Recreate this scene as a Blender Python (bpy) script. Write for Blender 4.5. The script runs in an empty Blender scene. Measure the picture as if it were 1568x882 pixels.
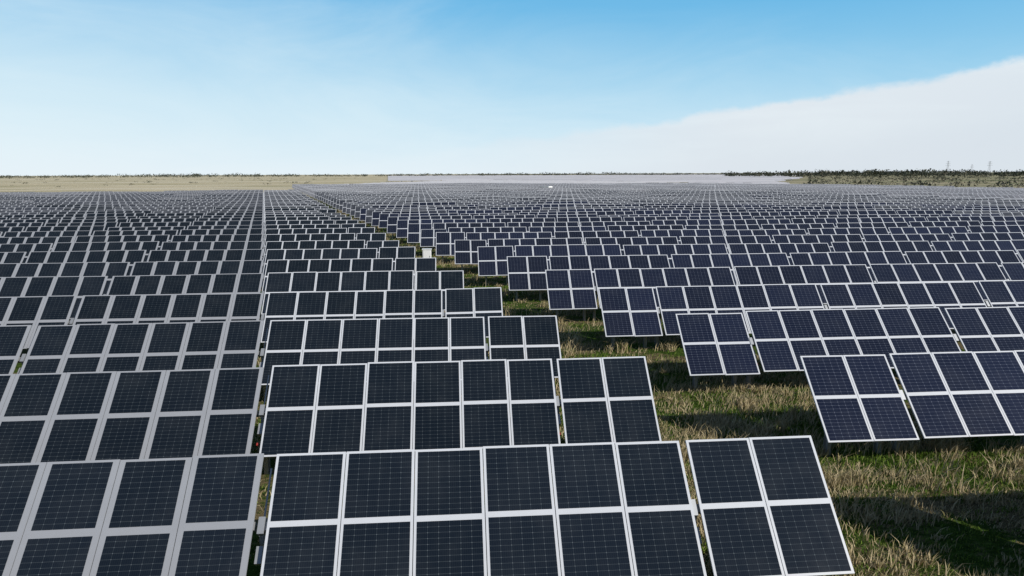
import bpy, math
import numpy as np
from mathutils import Vector, Matrix
rng = np.random.default_rng(7)
scene = bpy.context.scene
scene.view_settings.view_transform = 'Standard'
scene.view_settings.look = 'None'
scene.view_settings.exposure = 0
rad = math.radians

# ---------------------------------------------------------------- node helpers
class NT:
    def __init__(s, tree):
        s.t = tree; s.n = tree.nodes; s.l = tree.links
    def _in(s, sock, v):
        if v is None: return
        if isinstance(v, bpy.types.NodeSocket): s.l.new(v, sock)
        else: sock.default_value = v
    def math(s, op, a, b=None, c=None, clamp=False):
        m = s.n.new('ShaderNodeMath'); m.operation = op; m.use_clamp = clamp
        s._in(m.inputs[0], a); s._in(m.inputs[1], b); s._in(m.inputs[2], c)
        return m.outputs[0]
    def mix(s, f, a, b):
        m = s.n.new('ShaderNodeMix'); m.data_type = 'RGBA'
        s._in(m.inputs[0], f); s._in(m.inputs[6], a); s._in(m.inputs[7], b)
        return m.outputs[2]
    def sstep(s, v, lo, hi):
        m = s.n.new('ShaderNodeMapRange'); m.interpolation_type = 'SMOOTHSTEP'
        s._in(m.inputs[0], v); m.inputs[1].default_value = lo; m.inputs[2].default_value = hi
        return m.outputs[0]
    def noise(s, vec, scale, detail=4, rough=0.5, dist=0.0):
        m = s.n.new('ShaderNodeTexNoise'); s._in(m.inputs['Vector'], vec)
        m.inputs['Scale'].default_value = scale; m.inputs['Detail'].default_value = detail
        m.inputs['Roughness'].default_value = rough; m.inputs['Distortion'].default_value = dist
        return m.outputs[0]
    def mapping(s, vec, scale=(1,1,1), rot=(0,0,0)):
        m = s.n.new('ShaderNodeMapping'); s._in(m.inputs[0], vec)
        m.inputs['Scale'].default_value = scale; m.inputs['Rotation'].default_value = rot
        return m.outputs[0]
    def attr(s, name):
        m = s.n.new('ShaderNodeAttribute'); m.attribute_name = name
        return m
    def sep(s, v):
        m = s.n.new('ShaderNodeSeparateXYZ'); s._in(m.inputs[0], v); return m.outputs
    def comb(s, x, y, z):
        m = s.n.new('ShaderNodeCombineXYZ'); s._in(m.inputs[0], x); s._in(m.inputs[1], y); s._in(m.inputs[2], z)
        return m.outputs[0]

def new_mat(name):
    m = bpy.data.materials.new(name); m.use_nodes = True
    nt = NT(m.node_tree); b = m.node_tree.nodes['Principled BSDF']
    return m, nt, b

def simple_mat(name, col, rough=0.5, metal=0.0, var=0.15, scale=6.0):
    m, nt, b = new_mat(name)
    tc = nt.n.new('ShaderNodeTexCoord').outputs['Object']
    f = nt.noise(tc, scale, 3, 0.6)
    c2 = tuple(c*(1-var) for c in col) + (1,)
    c1 = tuple(min(1, c*(1+var)) for c in col) + (1,)
    nt._in(b.inputs['Base Color'], nt.mix(f, c2, c1))
    b.inputs['Roughness'].default_value = rough; b.inputs['Metallic'].default_value = metal
    return m

# ---------------------------------------------------------------- mesh builder
class MB:
    def __init__(s): s.q=[]; s.m=[]; s.uv=[]; s.r=[]
    def quads(s, P, mat, uv=None, rnd=None):
        P = np.asarray(P, float).reshape(-1,4,3); n = len(P)
        s.q.append(P); s.m.append(np.full(n, mat))
        s.uv.append(np.zeros((n,4,2)) if uv is None else np.broadcast_to(uv,(n,4,2)))
        s.r.append(np.zeros(n) if rnd is None else np.broadcast_to(rnd,(n,)))
    def boxes(s, C, A, B, N, ha, hb, hn, mat, rnd=None):
        C = np.atleast_2d(np.asarray(C,float)); n=len(C)
        bc = lambda v: np.broadcast_to(np.asarray(v,float),(n,3))
        A=bc(A)*np.reshape(ha,(-1,1)); B=bc(B)*np.reshape(hb,(-1,1)); N=bc(N)*np.reshape(hn,(-1,1))
        def f(o,u,v): return np.stack([C+o-u-v, C+o+u-v, C+o+u+v, C+o-u+v],1)
        for o,u,v in ((N,A,B),(-N,B,A),(A,B,N),(-A,N,B),(B,N,A),(-B,A,N)):
            s.quads(f(o,u,v), mat, None, rnd)
    def cyl(s, p0, p1, r0, r1, mat, k=8):
        p0=np.array(p0,float); p1=np.array(p1,float); d=p1-p0; d/=np.linalg.norm(d)
        a=np.cross(d,[0,0,1.0]); 
        if np.linalg.norm(a)<1e-3: a=np.array([1.0,0,0])
        a/=np.linalg.norm(a); b=np.cross(d,a)
        th=np.linspace(0,2*math.pi,k+1)
        c0=p0+r0*(np.outer(np.cos(th),a)+np.outer(np.sin(th),b))
        c1=p1+r1*(np.outer(np.cos(th),a)+np.outer(np.sin(th),b))
        for i in range(k):
            s.quads([c0[i],c0[i+1],c1[i+1],c1[i]],mat)
            s.quads([p0,c0[i+1],c0[i],p0+1e-5*a],mat); s.quads([p1,c1[i],c1[i+1],p1+1e-5*a],mat)
    def build(s, name, mats, parent=None, merge=False):
        Q=np.concatenate(s.q); n=len(Q)
        me=bpy.data.meshes.new(name)
        me.vertices.add(n*4); me.vertices.foreach_set('co', Q.reshape(-1))
        me.loops.add(n*4); me.loops.foreach_set('vertex_index', np.arange(n*4,dtype=np.int32))
        me.polygons.add(n); me.polygons.foreach_set('loop_start', np.arange(0,n*4,4,dtype=np.int32))
        for m in mats: me.materials.append(m)
        me.polygons.foreach_set('material_index', np.concatenate(s.m).astype(np.int32))
        uvl=me.uv_layers.new(name='UVMap'); uvl.data.foreach_set('uv', np.concatenate(s.uv).reshape(-1).astype(np.float32))
        at=me.attributes.new('rnd','FLOAT','FACE'); at.data.foreach_set('value', np.concatenate(s.r).astype(np.float32))
        me.update(calc_edges=True)
        ob=bpy.data.objects.new(name,me); scene.collection.objects.link(ob)
        if parent: ob.parent=parent
        return ob

def tri_mesh(name, T, mat, rnd, parent=None):
    T=np.asarray(T).reshape(-1,3,3); n=len(T)
    me=bpy.data.meshes.new(name)
    me.vertices.add(n*3); me.vertices.foreach_set('co', T.reshape(-1))
    me.loops.add(n*3); me.loops.foreach_set('vertex_index', np.arange(n*3,dtype=np.int32))
    me.polygons.add(n); me.polygons.foreach_set('loop_start', np.arange(0,n*3,3,dtype=np.int32))
    me.materials.append(mat)
    at=me.attributes.new('rnd','FLOAT','FACE'); at.data.foreach_set('value', np.asarray(rnd,np.float32))
    me.update(calc_edges=True)
    ob=bpy.data.objects.new(name,me); scene.collection.objects.link(ob)
    if parent: ob.parent=parent
    return ob

# ---------------------------------------------------------------- terrain
def terr(x, y):
    x=np.asarray(x,float); y=np.asarray(y,float)
    d=np.sqrt(x*x+y*y); k=np.clip((d-35)/90,0,1); k=k*k*(3-2*k)
    z=0.18*np.sin(x/31+1.3)*np.sin(y/43+.4)+0.24*np.sin(x/83-.5+y/140)+0.10*np.sin(x/13+y/17)
    return k*z
ax=np.concatenate([-np.geomspace(25000,260,26), np.arange(-250,251,4.0), np.geomspace(260,25000,26)])
ay=np.concatenate([-np.geomspace(25000,60,22), np.arange(-50,400,4.0), np.geomspace(410,25000,30)])
X,Y=np.meshgrid(ax,ay); Z=terr(X,Y)
Z=np.where((np.abs(X)>400)|(Y>700),0,Z)
nx,ny=len(ax),len(ay)
idx=np.arange(nx*ny).reshape(ny,nx)
faces=np.stack([idx[:-1,:-1],idx[:-1,1:],idx[1:,1:],idx[1:,:-1]],-1).reshape(-1,4)
me=bpy.data.meshes.new('ground'); me.from_pydata(np.stack([X,Y,Z],-1).reshape(-1,3).tolist(),[],faces.tolist())
for p in me.polygons: p.use_smooth=True
ground=bpy.data.objects.new('ground',me); scene.collection.objects.link(ground)
m,nt,b=new_mat('grassland')
pos=nt.n.new('ShaderNodeNewGeometry').outputs['Position']
n1=nt.noise(pos,0.45,5,0.62,0.4); n2=nt.noise(nt.mapping(pos,(1,2.4,1)),3.0,4,0.7); n3=nt.noise(nt.mapping(pos,(0.4,1.4,1)),0.02,5,0.6)
n4=nt.noise(pos,28,2,0.7)
green=nt.mix(nt.sstep(n2,.3,.7),(0.022,0.045,0.006,1),(0.080,0.135,0.020,1))
dry=nt.mix(nt.sstep(n4,.3,.7),(0.09,0.07,0.033,1),(0.27,0.21,0.11,1))
near=nt.mix(nt.sstep(nt.math('ADD',n1,nt.math('MULTIPLY',nt.math('SUBTRACT',n2,.5),.5)),.48,.58),green,dry)
near=nt.mix(nt.math('MULTIPLY',nt.sstep(n4,.2,.55),.5),near,nt.mix(.5,near,(0.012,0.014,0.006,1)))
far=nt.mix(nt.sstep(n3,.36,.56),(0.30,0.27,0.15,1),(0.50,0.43,0.29,1))
far=nt.mix(nt.sstep(nt.noise(nt.mapping(pos,(.3,1.6,1)),.006,5,.6),.5,.62),far,(0.56,0.50,0.37,1))
xx,yy,_=nt.sep(pos)
far=nt.mix(nt.sstep(xx,120,260),far,nt.mix(nt.sstep(n3,.38,.56),(0.15,0.16,0.08,1),(0.32,0.28,0.18,1)))
nt._in(b.inputs['Base Color'], nt.mix(nt.sstep(yy,150,230),near,far))
b.inputs['Roughness'].default_value=1; b.inputs['Specular IOR Level'].default_value=0.05
bp=nt.n.new('ShaderNodeBump'); bp.inputs['Strength'].default_value=.8; bp.inputs['Distance'].default_value=.10
nt._in(bp.inputs['Height'],nt.math('ADD',n2,nt.math('MULTIPLY',n4,.4))); nt.l.new(bp.outputs[0],b.inputs['Normal'])
me.materials.append(m)

# ---------------------------------------------------------------- panel materials
def glass_mat(name, base, base2, line, lk=1.0, rough=.08, dirtc=.035, spec=.5):
    m,nt,b=new_mat(name); lw=.030
    uv=nt.n.new('ShaderNodeUVMap').outputs[0]; u,v,_=nt.sep(uv)
    fu=nt.math('ABSOLUTE',nt.math('SUBTRACT',nt.math('FRACT',u),.5))
    fv=nt.math('ABSOLUTE',nt.math('SUBTRACT',nt.math('FRACT',v),.5))
    lx=nt.math('GREATER_THAN',fu,.5-lw); ly=nt.math('GREATER_THAN',fv,.5-lw*1.3)
    dia=nt.math('GREATER_THAN',nt.math('ADD',fu,nt.math('MULTIPLY',fv,.5)),.69)   # chamfered wafer corners
    bus=nt.math('GREATER_THAN',nt.math('ABSOLUTE',nt.math('SUBTRACT',nt.math('FRACT',nt.math('MULTIPLY',u,5)),.5)),.43)
    r=nt.attr('rnd').outputs['Fac']
    c=nt.mix(r,base,base2)
    c=nt.mix(nt.math('MULTIPLY',bus,.08*lk),c,line)
    c=nt.mix(nt.math('MULTIPLY',nt.math('MAXIMUM',nt.math('MULTIPLY',lx,.5),ly),.36*lk),c,line)
    c=nt.mix(nt.math('MULTIPLY',dia,.85*lk),c,line)
    pos=nt.n.new('ShaderNodeNewGeometry').outputs['Position']
    dirt=nt.noise(pos,1.7,5,.65)
    c=nt.mix(nt.math('MULTIPLY',nt.sstep(dirt,.35,.85),dirtc),c,(.26,.27,.27,1))
    nt._in(b.inputs['Base Color'],c)
    nt._in(b.inputs['Roughness'],nt.math('MULTIPLY_ADD',dirt,.15,rough))
    b.inputs['IOR'].default_value=1.45; b.inputs['Specular IOR Level'].default_value=spec
    return m
glassR=glass_mat('panel_glass_blue',(0.003,0.0045,0.011,1),(0.009,0.013,0.033,1),(0.17,0.19,0.24,1),1,.06,.03,.42)
glassL=glass_mat('panel_glass_grey',(0.004,0.007,0.011,1),(0.009,0.013,0.020,1),(0.11,0.13,0.14,1),.8,.06,.035,.42)
glassM=glass_mat('panel_glass_light_haze_tint',(0.018,0.021,0.029,1),(0.040,0.044,0.058,1),(0.22,0.23,0.25,1),.8,.25,.3)  # base lightened to stand in for haze on farther rows
glassN=glass_mat('panel_glass_haze_tint',(0.085,0.088,0.10,1),(0.15,0.15,0.165,1),(0.3,0.3,0.32,1),.6,.4,.3)  # lightened further: aerial haze of the far rows put into the base colour
glassF=glass_mat('panel_glass_sky_haze_tint',(0.34,0.335,0.35,1),(0.48,0.47,0.49,1),(0.6,0.58,0.6,1),.6,.5,.3,.2)  # pale base carries distance haze and sky reflection as painted colour
sheet=simple_mat('white_backsheet',(.52,.535,.56),.35,0,.07,2)
sheetL=simple_mat('grey_backsheet',(.28,.29,.31),.35,0,.07,2)
alu=simple_mat('galvanised_steel',(.36,.37,.38),.5,.5,.15,3)
back=simple_mat('panel_underside',(.04,.04,.045),.6,0,.1,2)
redm=simple_mat('red_plastic',(.35,.04,.03),.4)
boxm=simple_mat('cabinet_grey_white',(.74,.74,.72),.4,0,.06)
darkm=simple_mat('dark_rubber',(.02,.02,.022),.6)
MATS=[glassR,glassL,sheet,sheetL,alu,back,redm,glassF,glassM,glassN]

LM=2.28; PW=1.130; GAP=0.20; HT=1.50
SEG=6*PW+GAP
def segments_right(x0, x1):
    out=[(x0,2,0)]; x=x0+2*PW+GAP*.55; i=1
    while x<x1: out.append((x,6,i)); x+=SEG; i+=1
    return out
def segments_left(xe, x1):
    out=[(xe-2*PW,2,0)]; x=xe-2*PW-GAP*.55-6*PW; i=1
    while x+6*PW>x1: out.append((x,6,i)); x-=SEG; i+=1
    return out

def add_row(name, y, segs, tilt, left=False, detail=True, glass=None):
    mb=MB()
    rowj=rng.normal(0,.4)
    for sg in segs:
        x0,n,k=sg
        grey = left and k>=2
        x1=x0+n*PW
        j=rng.normal(0,.6)+rowj
        if y>45 and rng.random()<.07: j+=rng.normal(0,6)
        t=rad(tilt+j)
        dz=rng.normal(0,.02)+(rng.normal(0,.05) if y>60 else 0)
        z0=float(terr(x0,y))+HT+dz; z1=float(terr(x1,y))+HT+dz+rng.normal(0,.015)
        a=np.array([x1-x0,0,z1-z0]); a/=np.linalg.norm(a)
        bv=np.array([0,math.cos(t),math.sin(t)]); nv=np.cross(a,bv); nv/=np.linalg.norm(nv)
        c0=np.array([x0,y,z0])
        off=(np.arange(n)+.5)*PW
        C=c0+off[:,None]*a+nv*.09+bv*rng.normal(0,.007,n)[:,None]
        tr=rng.random()**2
        r=np.clip(rng.random(n)*.45+tr*.55,0,1)
        band=(.100 if grey else .050); sh=3 if grey else 2
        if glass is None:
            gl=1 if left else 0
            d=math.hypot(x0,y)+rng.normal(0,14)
            if d>105: gl=8  # glass steps paler with distance, haze painted into the colour
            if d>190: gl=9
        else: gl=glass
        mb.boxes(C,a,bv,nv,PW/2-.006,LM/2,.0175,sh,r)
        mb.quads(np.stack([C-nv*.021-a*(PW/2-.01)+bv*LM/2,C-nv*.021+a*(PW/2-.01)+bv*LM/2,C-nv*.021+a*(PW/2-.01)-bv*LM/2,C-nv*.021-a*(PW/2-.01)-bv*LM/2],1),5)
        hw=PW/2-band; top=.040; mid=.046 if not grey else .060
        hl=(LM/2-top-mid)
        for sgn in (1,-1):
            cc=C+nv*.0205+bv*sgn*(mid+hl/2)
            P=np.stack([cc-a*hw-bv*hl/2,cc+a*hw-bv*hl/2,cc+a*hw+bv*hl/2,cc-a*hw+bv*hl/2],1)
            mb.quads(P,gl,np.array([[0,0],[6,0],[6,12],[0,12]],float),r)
        ta=.25 if (k==0 and not left) else -GAP/2
        tb=n*PW-(.25 if (k==0 and left) else 0)
        mb.boxes(c0+a*((ta+tb)/2)-nv*.03,a,bv,nv,(tb-ta)/2,.065,.065,4)
        if detail and y<70:
            mb.boxes(C-nv*.03,a,bv,nv,.03,.45,.03,4)
        end = (k==0 and not left)
        px=[x0+.5 if end else x0-GAP*.4] + ([x0+n*PW*.5] if n>2 else [x1-.45])
        for p in px:
            zt=float(terr(p,y)); hgt=HT-.08
            mb.boxes([p,y+.02,zt+hgt/2-.1],[1,0,0],[0,1,0],[0,0,1],.012,.075,hgt/2+.1,4)
            if y<150: mb.boxes([[p,y-.06,zt+hgt/2-.1],[p,y+.10,zt+hgt/2-.1]],[1,0,0],[0,1,0],[0,0,1],.05,.008,hgt/2+.1,4)
        if detail and y<75 and not end:
            g=c0-a*GAP*.45
            mb.boxes(g-nv*.03,a,bv,nv,.05,.13,.12,4)
            mb.boxes(g-nv*.06-bv*.42,a,bv,nv,.05,.13,.05,4)
            mb.boxes(g-nv*.02-bv*.80,a,bv,nv,.025,.03,.03,6)
            mb.boxes(g-nv*.04+bv*.55,a,bv,nv,.012,.4,.012,4)
    return mb.build(name,MATS)

TILT=46
SH=-0.2685
PITCH=5.4
for n in range(-2,37):
    y=10.2+PITCH*n
    xe=6.15+SH*PITCH*n
    lim=-max(40,min(230,(y*1.05+35)))
    add_row('solar_panel_row',y,segments_left(xe,lim),TILT,left=True)
XA=lambda y: float(np.interp(y,[0,60,99,175,337],[130,105,92,70,-77]))
XB=lambda y: float(np.interp(y,[100,196,300,601],[190,173,141,11]))
for n in range(-2,61):
    y=9.95+PITCH*n
    xs=10.05+SH*PITCH*n
    if XA(y)-xs<5: break
    add_row('solar_panel_row',y,segments_right(xs,XA(y)),TILT)
# second field beyond the service road
y=102.0
while y<600:
    xs=(XA(y)+20) if y<337 else float(np.interp(y,[337,440,601],[-57,-25,11]))
    if XB(y)-xs>8:
        add_row('solar_panel_row',y,segments_right(xs,XB(y)),34,detail=False,glass=(9 if y<330 else 7))  # haze-tinted glass throughout, palest in the farther rows
    y+=PITCH
# third, distant field: long rows as strips, broken by service roads
mb=MB()
y=322.0
while y<2400:
    xs=max(XB(y)+30 if y<601 else -1e9, -.095*y); xe=.50*y*(1+.03*math.sin(y/90)+.02*math.sin(y/23))
    n=max(1,int((xe-xs)/45))
    for i in range(n):
        a0=xs+(xe-xs)*i/n; a1=xs+(xe-xs)*(i+1)/n-1.2
        tt=rad(20+rng.normal(0,2)); bv=np.array([0,math.cos(tt),math.sin(tt)]); nv=np.array([0,-math.sin(tt),math.cos(tt)])
        C=np.array([(a0+a1)/2,y,1.75]); mb.boxes(C,[1,0,0],bv,nv,(a1-a0)/2,1.14,.02,2)
        P=C+nv*.024; hw=(a1-a0)/2-.04
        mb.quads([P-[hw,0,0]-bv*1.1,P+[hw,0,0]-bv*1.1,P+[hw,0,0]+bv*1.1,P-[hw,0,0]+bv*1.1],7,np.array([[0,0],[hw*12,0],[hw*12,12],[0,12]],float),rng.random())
        pp=np.arange(a0+3,a1,9)
        if y<900: mb.boxes(np.stack([pp,0*pp+y,0*pp+.85],1),[1,0,0],[0,1,0],[0,0,1],.07,.07,.87,4)
    k=int(y/130); y+=5.4 if y<700 else 8
    if int(y/130)!=k: y+=34
mb.build('distant_solar_field',MATS)

# ---------------------------------------------------------------- grass
def blade_mat(name, ramp, tl=.25):
    m,nt,b=new_mat(name)
    cr=nt.n.new('ShaderNodeValToRGB'); nt._in(cr.inputs[0],nt.attr('rnd').outputs['Fac'])
    e=cr.color_ramp.elements
    e[0].position,e[0].color=ramp[0]; e[1].position,e[1].color=ramp[-1]
    for p,c in ramp[1:-1]:
        x=e.new(p); x.color=c
    b.inputs['Roughness'].default_value=.8; b.inputs['Specular IOR Level'].default_value=.1
    nt.l.new(cr.outputs[0],b.inputs['Base Color'])
    if tl>0:
        tr=nt.n.new('ShaderNodeBsdfTranslucent'); nt.l.new(cr.outputs[0],tr.inputs[0])
        mx=nt.n.new('ShaderNodeMixShader'); mx.inputs[0].default_value=tl
        nt.l.new(b.outputs[0],mx.inputs[1]); nt.l.new(tr.outputs[0],mx.inputs[2])
        out=[x for x in nt.n if x.type=='OUTPUT_MATERIAL'][0]; nt.l.new(mx.outputs[0],out.inputs[0])
    return m
gm=blade_mat('grass_blades',[(0,(0.035,0.075,0.008,1)),(.35,(0.10,0.17,0.02,1)),(.6,(0.18,0.24,0.045,1)),(.70,(0.30,0.24,0.12,1)),(1,(0.56,0.46,0.29,1))],.12)
def lowf(x,y,s,ph):
    return (np.sin(x*s+ph+1.7*np.sin(y*s*.8+ph))+np.sin(y*s*1.3-ph*2+1.3*np.sin(x*s*1.1)))*.25+.5
def blades(N, xr, yr, size, clumpy=0.5):
    y=rng.uniform(*yr,N); x=rng.uniform(*xr,N)+SH*(y-9.95)+10
    nc=N//80
    cx=rng.uniform(xr[0],xr[1],nc); cy=rng.uniform(*yr,nc); cx=cx+SH*(cy-9.95)+10
    ci=rng.integers(0,nc,N); isc=rng.random(N)<clumpy
    s=rng.gamma(2,.10,nc)[ci]
    x=np.where(isc,cx[ci]+rng.normal(0,1,N)*s*1.8,x); y=np.where(isc,cy[ci]+rng.normal(0,1,N)*s*.8,y)
    dryc=lowf(x,y,1.1,2.1)*.5+lowf(x,y,2.9,.7)*.5
    cd=rng.random(nc)
    val=np.where(isc, cd[ci]*.62+dryc*.50, dryc)
    dry=val>.565
    r=np.where(dry,rng.uniform(.66,1,N),rng.uniform(0,.62,N))
    hc=rng.uniform(.6,1.5,nc)[ci]
    h=size*rng.uniform(.4,1.1,N)*np.where(dry&isc,2.2*hc,1.0)*np.where(isc,1.15,.75)*(.5+.9*lowf(x,y,.5,4.))
    w=size*.05*rng.uniform(.6,1.4,N)+.004
    th=rng.uniform(0,2*math.pi,N); d=np.stack([np.cos(th),np.sin(th),0*th],1)
    ph=rng.normal(.4,1.3,N); bend=np.stack([np.cos(ph),np.sin(ph),0*ph],1)*(h*rng.uniform(.2,1.0,N))[:,None]
    p0=np.stack([x,y,terr(x,y)-.01],1); up=np.array([0,0,1.0])
    p1=p0+up*(h*.6)[:,None]+bend*.35; p2=p0+up*(h)[:,None]*.9+bend
    W=d*w[:,None]
    T=np.stack([np.stack([p0-W,p0+W,p1+W*.7],1),np.stack([p0-W,p1+W*.7,p1-W*.7],1),np.stack([p1-W*.7,p1+W*.7,p2],1)],1)
    return T.reshape(-1,3,3), np.repeat(r,3)
T1,r1=blades(125000,(-6.5,5.5),(8.5,24),.125)
T2,r2=blades(50000,(-6,6),(24,60),.17)
T3,r3=blades(16000,(-6,3),(60,140),.3)
T4,r4=blades(12000,(-16.5,-13),(5,40),.16)
tri_mesh('grass',np.concatenate([T1,T2,T3,T4]),gm,np.concatenate([r1,r2,r3,r4]))

# ---------------------------------------------------------------- distant vegetation
fm=blade_mat('tree_foliage',[(0,(0.03,0.038,0.028,1)),(.5,(0.065,0.072,0.05,1)),(1,(0.15,0.135,0.105,1))],0)
def clumps(px,py,H,Wd,k,ls):
    n=len(px); u=rng.normal(0,1,(n,k,3)); u/=np.linalg.norm(u,axis=2,keepdims=True); u*=rng.uniform(.35,1,(n,k,1))
    c=np.stack([px,py,H*.55],1)[:,None]+u*np.stack([Wd,Wd,H*.47],1)[:,None]
    v=rng.normal(0,1,(n,k,3,3)); v/=np.linalg.norm(v,axis=3,keepdims=True)
    T=c[:,:,None]+v*(ls[:,None,None,None])
    T[...,2]=np.maximum(T[...,2],0)
    return T.reshape(-1,3,3)
def arc(n,az0,az1,d0,d1):
    az=np.radians(rng.uniform(az0,az1,n)); d=rng.uniform(d0,d1,n)
    return d*np.sin(az), d*np.cos(az)
Ts=[]
px,py=arc(1300,-50,60,1900,2700); g=lowf(px,py,.006,1.1)
H=(5.5+6*g*rng.uniform(.3,1.3,1300)); Ts.append(clumps(px,py,H,H*1.3,26,H*.22))
px,py=arc(700,22,50,1000,1700); H=rng.uniform(5,11,700)*(.7+.5*lowf(px,py,.01,.3)); Ts.append(clumps(px,py,H,H*1.0,26,H*.22))
T=np.concatenate(Ts); tri_mesh('tree_line',T,fm,np.clip(rng.normal(.4,.25,len(T)),0,1))
Ts=[]
px,py=arc(420,27,50,330,1000); H=rng.uniform(.8,3.2,420); Ts.append(clumps(px,py,H,H*1.6,22,H*.3))
px,py=arc(220,-50,-8,450,1500); H=rng.uniform(.6,2.2,220); Ts.append(clumps(px,py,H,H*1.6,20,H*.3))
T=np.concatenate(Ts)
cx=T[:,0,0]; cy=T[:,0,1]
keep=~((cy<610)&(cx<np.interp(cy,[100,196,300,601],[200,183,151,21]))&(cx>-100)) & ~((cy>315)&(cx>-.1*cy)&(cx<.53*cy))
T=T[keep]
tri_mesh('shrubs',T,fm,np.clip(rng.normal(.6,.25,len(T)),0,1))

# ---------------------------------------------------------------- cabinets
def cabinet(name,x,y,w,d,h,leg):
    mb=MB(); E=([1,0,0],[0,1,0],[0,0,1])
    z=float(terr(x,y))
    mb.boxes([x,y,z+leg+h/2],*E,w/2,d/2,h/2,0)
    mb.boxes([x,y,z+leg+h+.02],*E,w/2+.04,d/2+.05,.02,0)
    mb.boxes([x,y-d/2-.012,z+leg+h/2],*E,w/2-.05,.012,h/2-.06,0)
    mb.boxes([x+w/2-.1,y-d/2-.035,z+leg+h*.5],*E,.012,.012,.07,1)
    for i in range(5): mb.boxes([x-.05,y-d/2-.028,z+leg+h*.2+i*.03],*E,w*.25,.004,.008,1)
    for sx in (-1,1):
        for sy in (-1,1): mb.boxes([x+sx*(w/2-.05),y+sy*(d/2-.05),z+leg/2-.05],*E,.025,.025,leg/2+.05,1)
    return mb.build(name,[boxm,alu])
cabinet('combiner_cabinet',-2.2,52.0,.65,.45,1.05,.25)
cabinet('combiner_cabinet',2.35,24.3,.55,.3,.45,1.2)

# ---------------------------------------------------------------- van
def van(x,y,ang):
    e=bpy.data.objects.new('white_van',None); scene.collection.objects.link(e)
    e.location=(x,y,float(terr(x,y))); e.rotation_euler=(0,0,ang)
    me=bpy.data.meshes.new('body')
    prof=[(-2.6,.45),(-2.6,2.45),(-2.45,2.6),(1.2,2.6),(1.5,2.45),(2.05,1.55),(2.7,1.3),(2.8,.9),(2.8,.45)]
    V=[(px,s*.98,pz) for s in (-1,1) for px,pz in prof]; k=len(prof)
    F=[tuple(range(k)),tuple(range(2*k-1,k-1,-1))]+[(i,i+k,(i+1)%k+k,(i+1)%k) for i in range(k)]
    me.from_pydata(V,[],F); me.materials.append(boxm); o=bpy.data.objects.new('body',me); scene.collection.objects.link(o); o.parent=e
    bv=o.modifiers.new('b','BEVEL'); bv.width=.06; bv.segments=2
    w=MB()
    w.quads([[1.54,-.85,2.38],[1.54,.85,2.38],[2.06,.85,1.6],[2.06,-.85,1.6]]+np.array([.012,0,.008]),0)
    for s in (-1,1): w.quads([[.5,s*.985,1.6],[1.85,s*.985,1.6],[1.45,s*.985,2.25],[.5,s*.985,2.25]],0)
    w.build('windows',[darkm],e)
    w=MB()
    for wx in (-1.7,1.8):
        for s in (-1,1): w.cyl([wx,s*.75,.36],[wx,s*1.0,.36],.36,.36,0,14)
    w.build('wheels',[darkm],e)
van(30.5,233,rad(132))

# ---------------------------------------------------------------- pylons
def pylon(x,y,h):
    mb=MB(); L=8; 
    def lev(f): 
        w=(2.2*(1-f)+.3*f); return [np.array([x+sx*w,y+sy*w,h*f]) for sx,sy in ((-1,-1),(1,-1),(1,1),(-1,1))]
    for i in range(L):
        a=lev(i/L); c=lev((i+1)/L)
        for j in range(4):
            mb.cyl(a[j],c[j],.1,.1,0,4); mb.cyl(a[j],c[(j+1)%4],.05,.05,0,4); mb.cyl(a[j],a[(j+1)%4]+1e-3,.05,.05,0,4)
    for f,wd in ((.72,4.5),(.84,3.8),(.95,3)):
        mb.cyl([x-wd,y,h*f],[x+wd,y,h*f],.1,.1,0,4)
        for s in (-1,1): mb.cyl([x,y,h*f+1.2],[x+s*wd,y,h*f],.06,.06,0,4); mb.cyl([x+s*wd,y,h*f],[x+s*wd,y,h*f-1.3],.06,.06,0,4)
    mb.build('power_pylon',[alu])
for az,d,h in ((36.9,1350,25),(39.3,1350,24),(38.3,1900,24)):
    pylon(d*math.sin(rad(az)),d*math.cos(rad(az)),h)

# ---------------------------------------------------------------- world
SV=Vector((1.3,-1.02,1.0)).normalized()
elev=math.asin(SV.z); rot=math.atan2(SV.x,SV.y)
w=bpy.data.worlds.new('World'); scene.world=w; w.use_nodes=True
nt=NT(w.node_tree); bg=w.node_tree.nodes['Background']
sky=nt.n.new('ShaderNodeTexSky'); sky.sky_type='NISHITA'; sky.sun_disc=False
sky.sun_elevation=elev; sky.sun_rotation=rot; sky.air_density=.8; sky.dust_density=.2; sky.ozone_density=1.5
gen=nt.n.new('ShaderNodeTexCoord').outputs['Generated']
x,y,z=nt.sep(gen)
az=nt.math('ARCTAN2',x,y)
front=nt.math('SUBTRACT',1.0,nt.sstep(nt.math('ABSOLUTE',az),.9,1.4))   # bright sky kept ahead; dimmed behind the camera to cut fill light
S=10.0
def C(r,g,b): return (r*S,g*S,b*S,1)
blue=nt.mix(nt.sstep(z,.04,.30),C(.32,.66,.88),C(.10,.45,.80))
bf=nt.math('SUBTRACT',.94,nt.math('MULTIPLY',nt.sstep(z,.28,.5),.90))
bf=nt.math('MULTIPLY',bf,nt.math('MULTIPLY_ADD',front,.9,.1))
col=nt.mix(bf,sky.outputs[0],blue)
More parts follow.
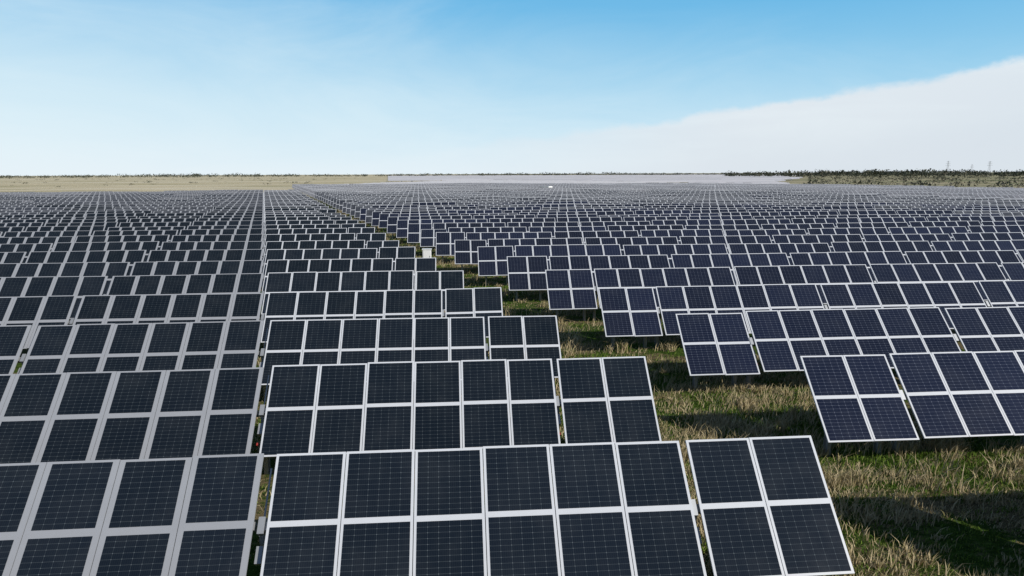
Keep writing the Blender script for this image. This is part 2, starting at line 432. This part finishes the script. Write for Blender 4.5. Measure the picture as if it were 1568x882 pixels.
# thin veil of high cloud, reaching higher on the left
nvec=nt.comb(az,nt.math('MULTIPLY',z,4.5),0)
n1=nt.noise(nt.mapping(nvec,(1.3,1,1),(0,0,.25)),2.2,6,.62,.8)
azc=nt.math('MINIMUM',nt.math('MAXIMUM',az,-.8),.9)
zz=nt.math('ADD',z,nt.math('MULTIPLY',azc,.18))
zz=nt.math('ADD',zz,nt.math('MULTIPLY',nt.math('SUBTRACT',n1,.5),.22))
veil=nt.math('SUBTRACT',1.0,nt.sstep(zz,-.12,.30))
veil=nt.math('MULTIPLY',veil,front)
veil=nt.math('MULTIPLY',veil,nt.math('SUBTRACT',1.0,nt.sstep(z,.28,.42)))  # veil also ended overhead to lower the fill light
col=nt.mix(nt.math('MULTIPLY',veil,.86),col,C(.80,.92,.96))
# horizon haze
hz=nt.math('POWER',nt.math('SUBTRACT',1.0,nt.math('ABSOLUTE',z)),16.0)
hz=nt.math('MULTIPLY',hz,nt.math('MULTIPLY_ADD',front,.8,.2))
col=nt.mix(nt.math('MULTIPLY',hz,.72,clamp=True),col,C(.82,.89,.94))
# cloud bank on the right
n2=nt.noise(nt.comb(az,nt.math('MULTIPLY',z,1.5),.3),5,7,.62,.2)
n3=nt.noise(nt.comb(nt.math('MULTIPLY',az,.7),nt.math('MULTIPLY',z,5),.9),5,5,.6,.3)
zb=nt.math('MULTIPLY_ADD',az,.123,.0426)
zb=nt.math('ADD',zb,nt.math('MULTIPLY',nt.math('SUBTRACT',n2,.5),.07))
dd=nt.math('SUBTRACT',zb,z)
cm=nt.sstep(dd,-.003,.010)
cm=nt.math('MULTIPLY',cm,nt.sstep(az,-.15,.45))
cm=nt.math('MULTIPLY',cm,front)
ccol=nt.mix(nt.sstep(dd,0,.11),C(.80,.86,.90),C(.70,.76,.82))
ccol=nt.mix(nt.math('MULTIPLY',nt.sstep(n3,.35,.65),.5),ccol,C(.72,.77,.83))
col=nt.mix(nt.math('MULTIPLY',cm,.92),col,ccol)
# below the horizon only bounce light from dark ground would arrive
col=nt.mix(nt.sstep(z,0,-.03),col,C(.10,.10,.07))
nt.l.new(col,bg.inputs[0]); bg.inputs[1].default_value=.1

sun=bpy.data.lights.new('sun','SUN'); sun.energy=5.0; sun.angle=rad(.5); sun.color=(1,.96,.89)
so=bpy.data.objects.new('sun',sun); scene.collection.objects.link(so)
so.rotation_euler=(-SV).to_track_quat('-Z','Y').to_euler()

# ---------------------------------------------------------------- camera
cam=bpy.data.cameras.new('camera'); cam.lens=24.0; cam.sensor_width=36; cam.clip_end=60000; cam.clip_start=.1
co=bpy.data.objects.new('camera',cam); scene.collection.objects.link(co)
M=Matrix.Translation((0,0,6.95)) @ Matrix.Rotation(rad(-4.7),4,'Z') @ Matrix.Rotation(rad(90-9.5),4,'X') @ Matrix.Rotation(rad(-.22),4,'Z')
co.matrix_world=M
scene.camera=co
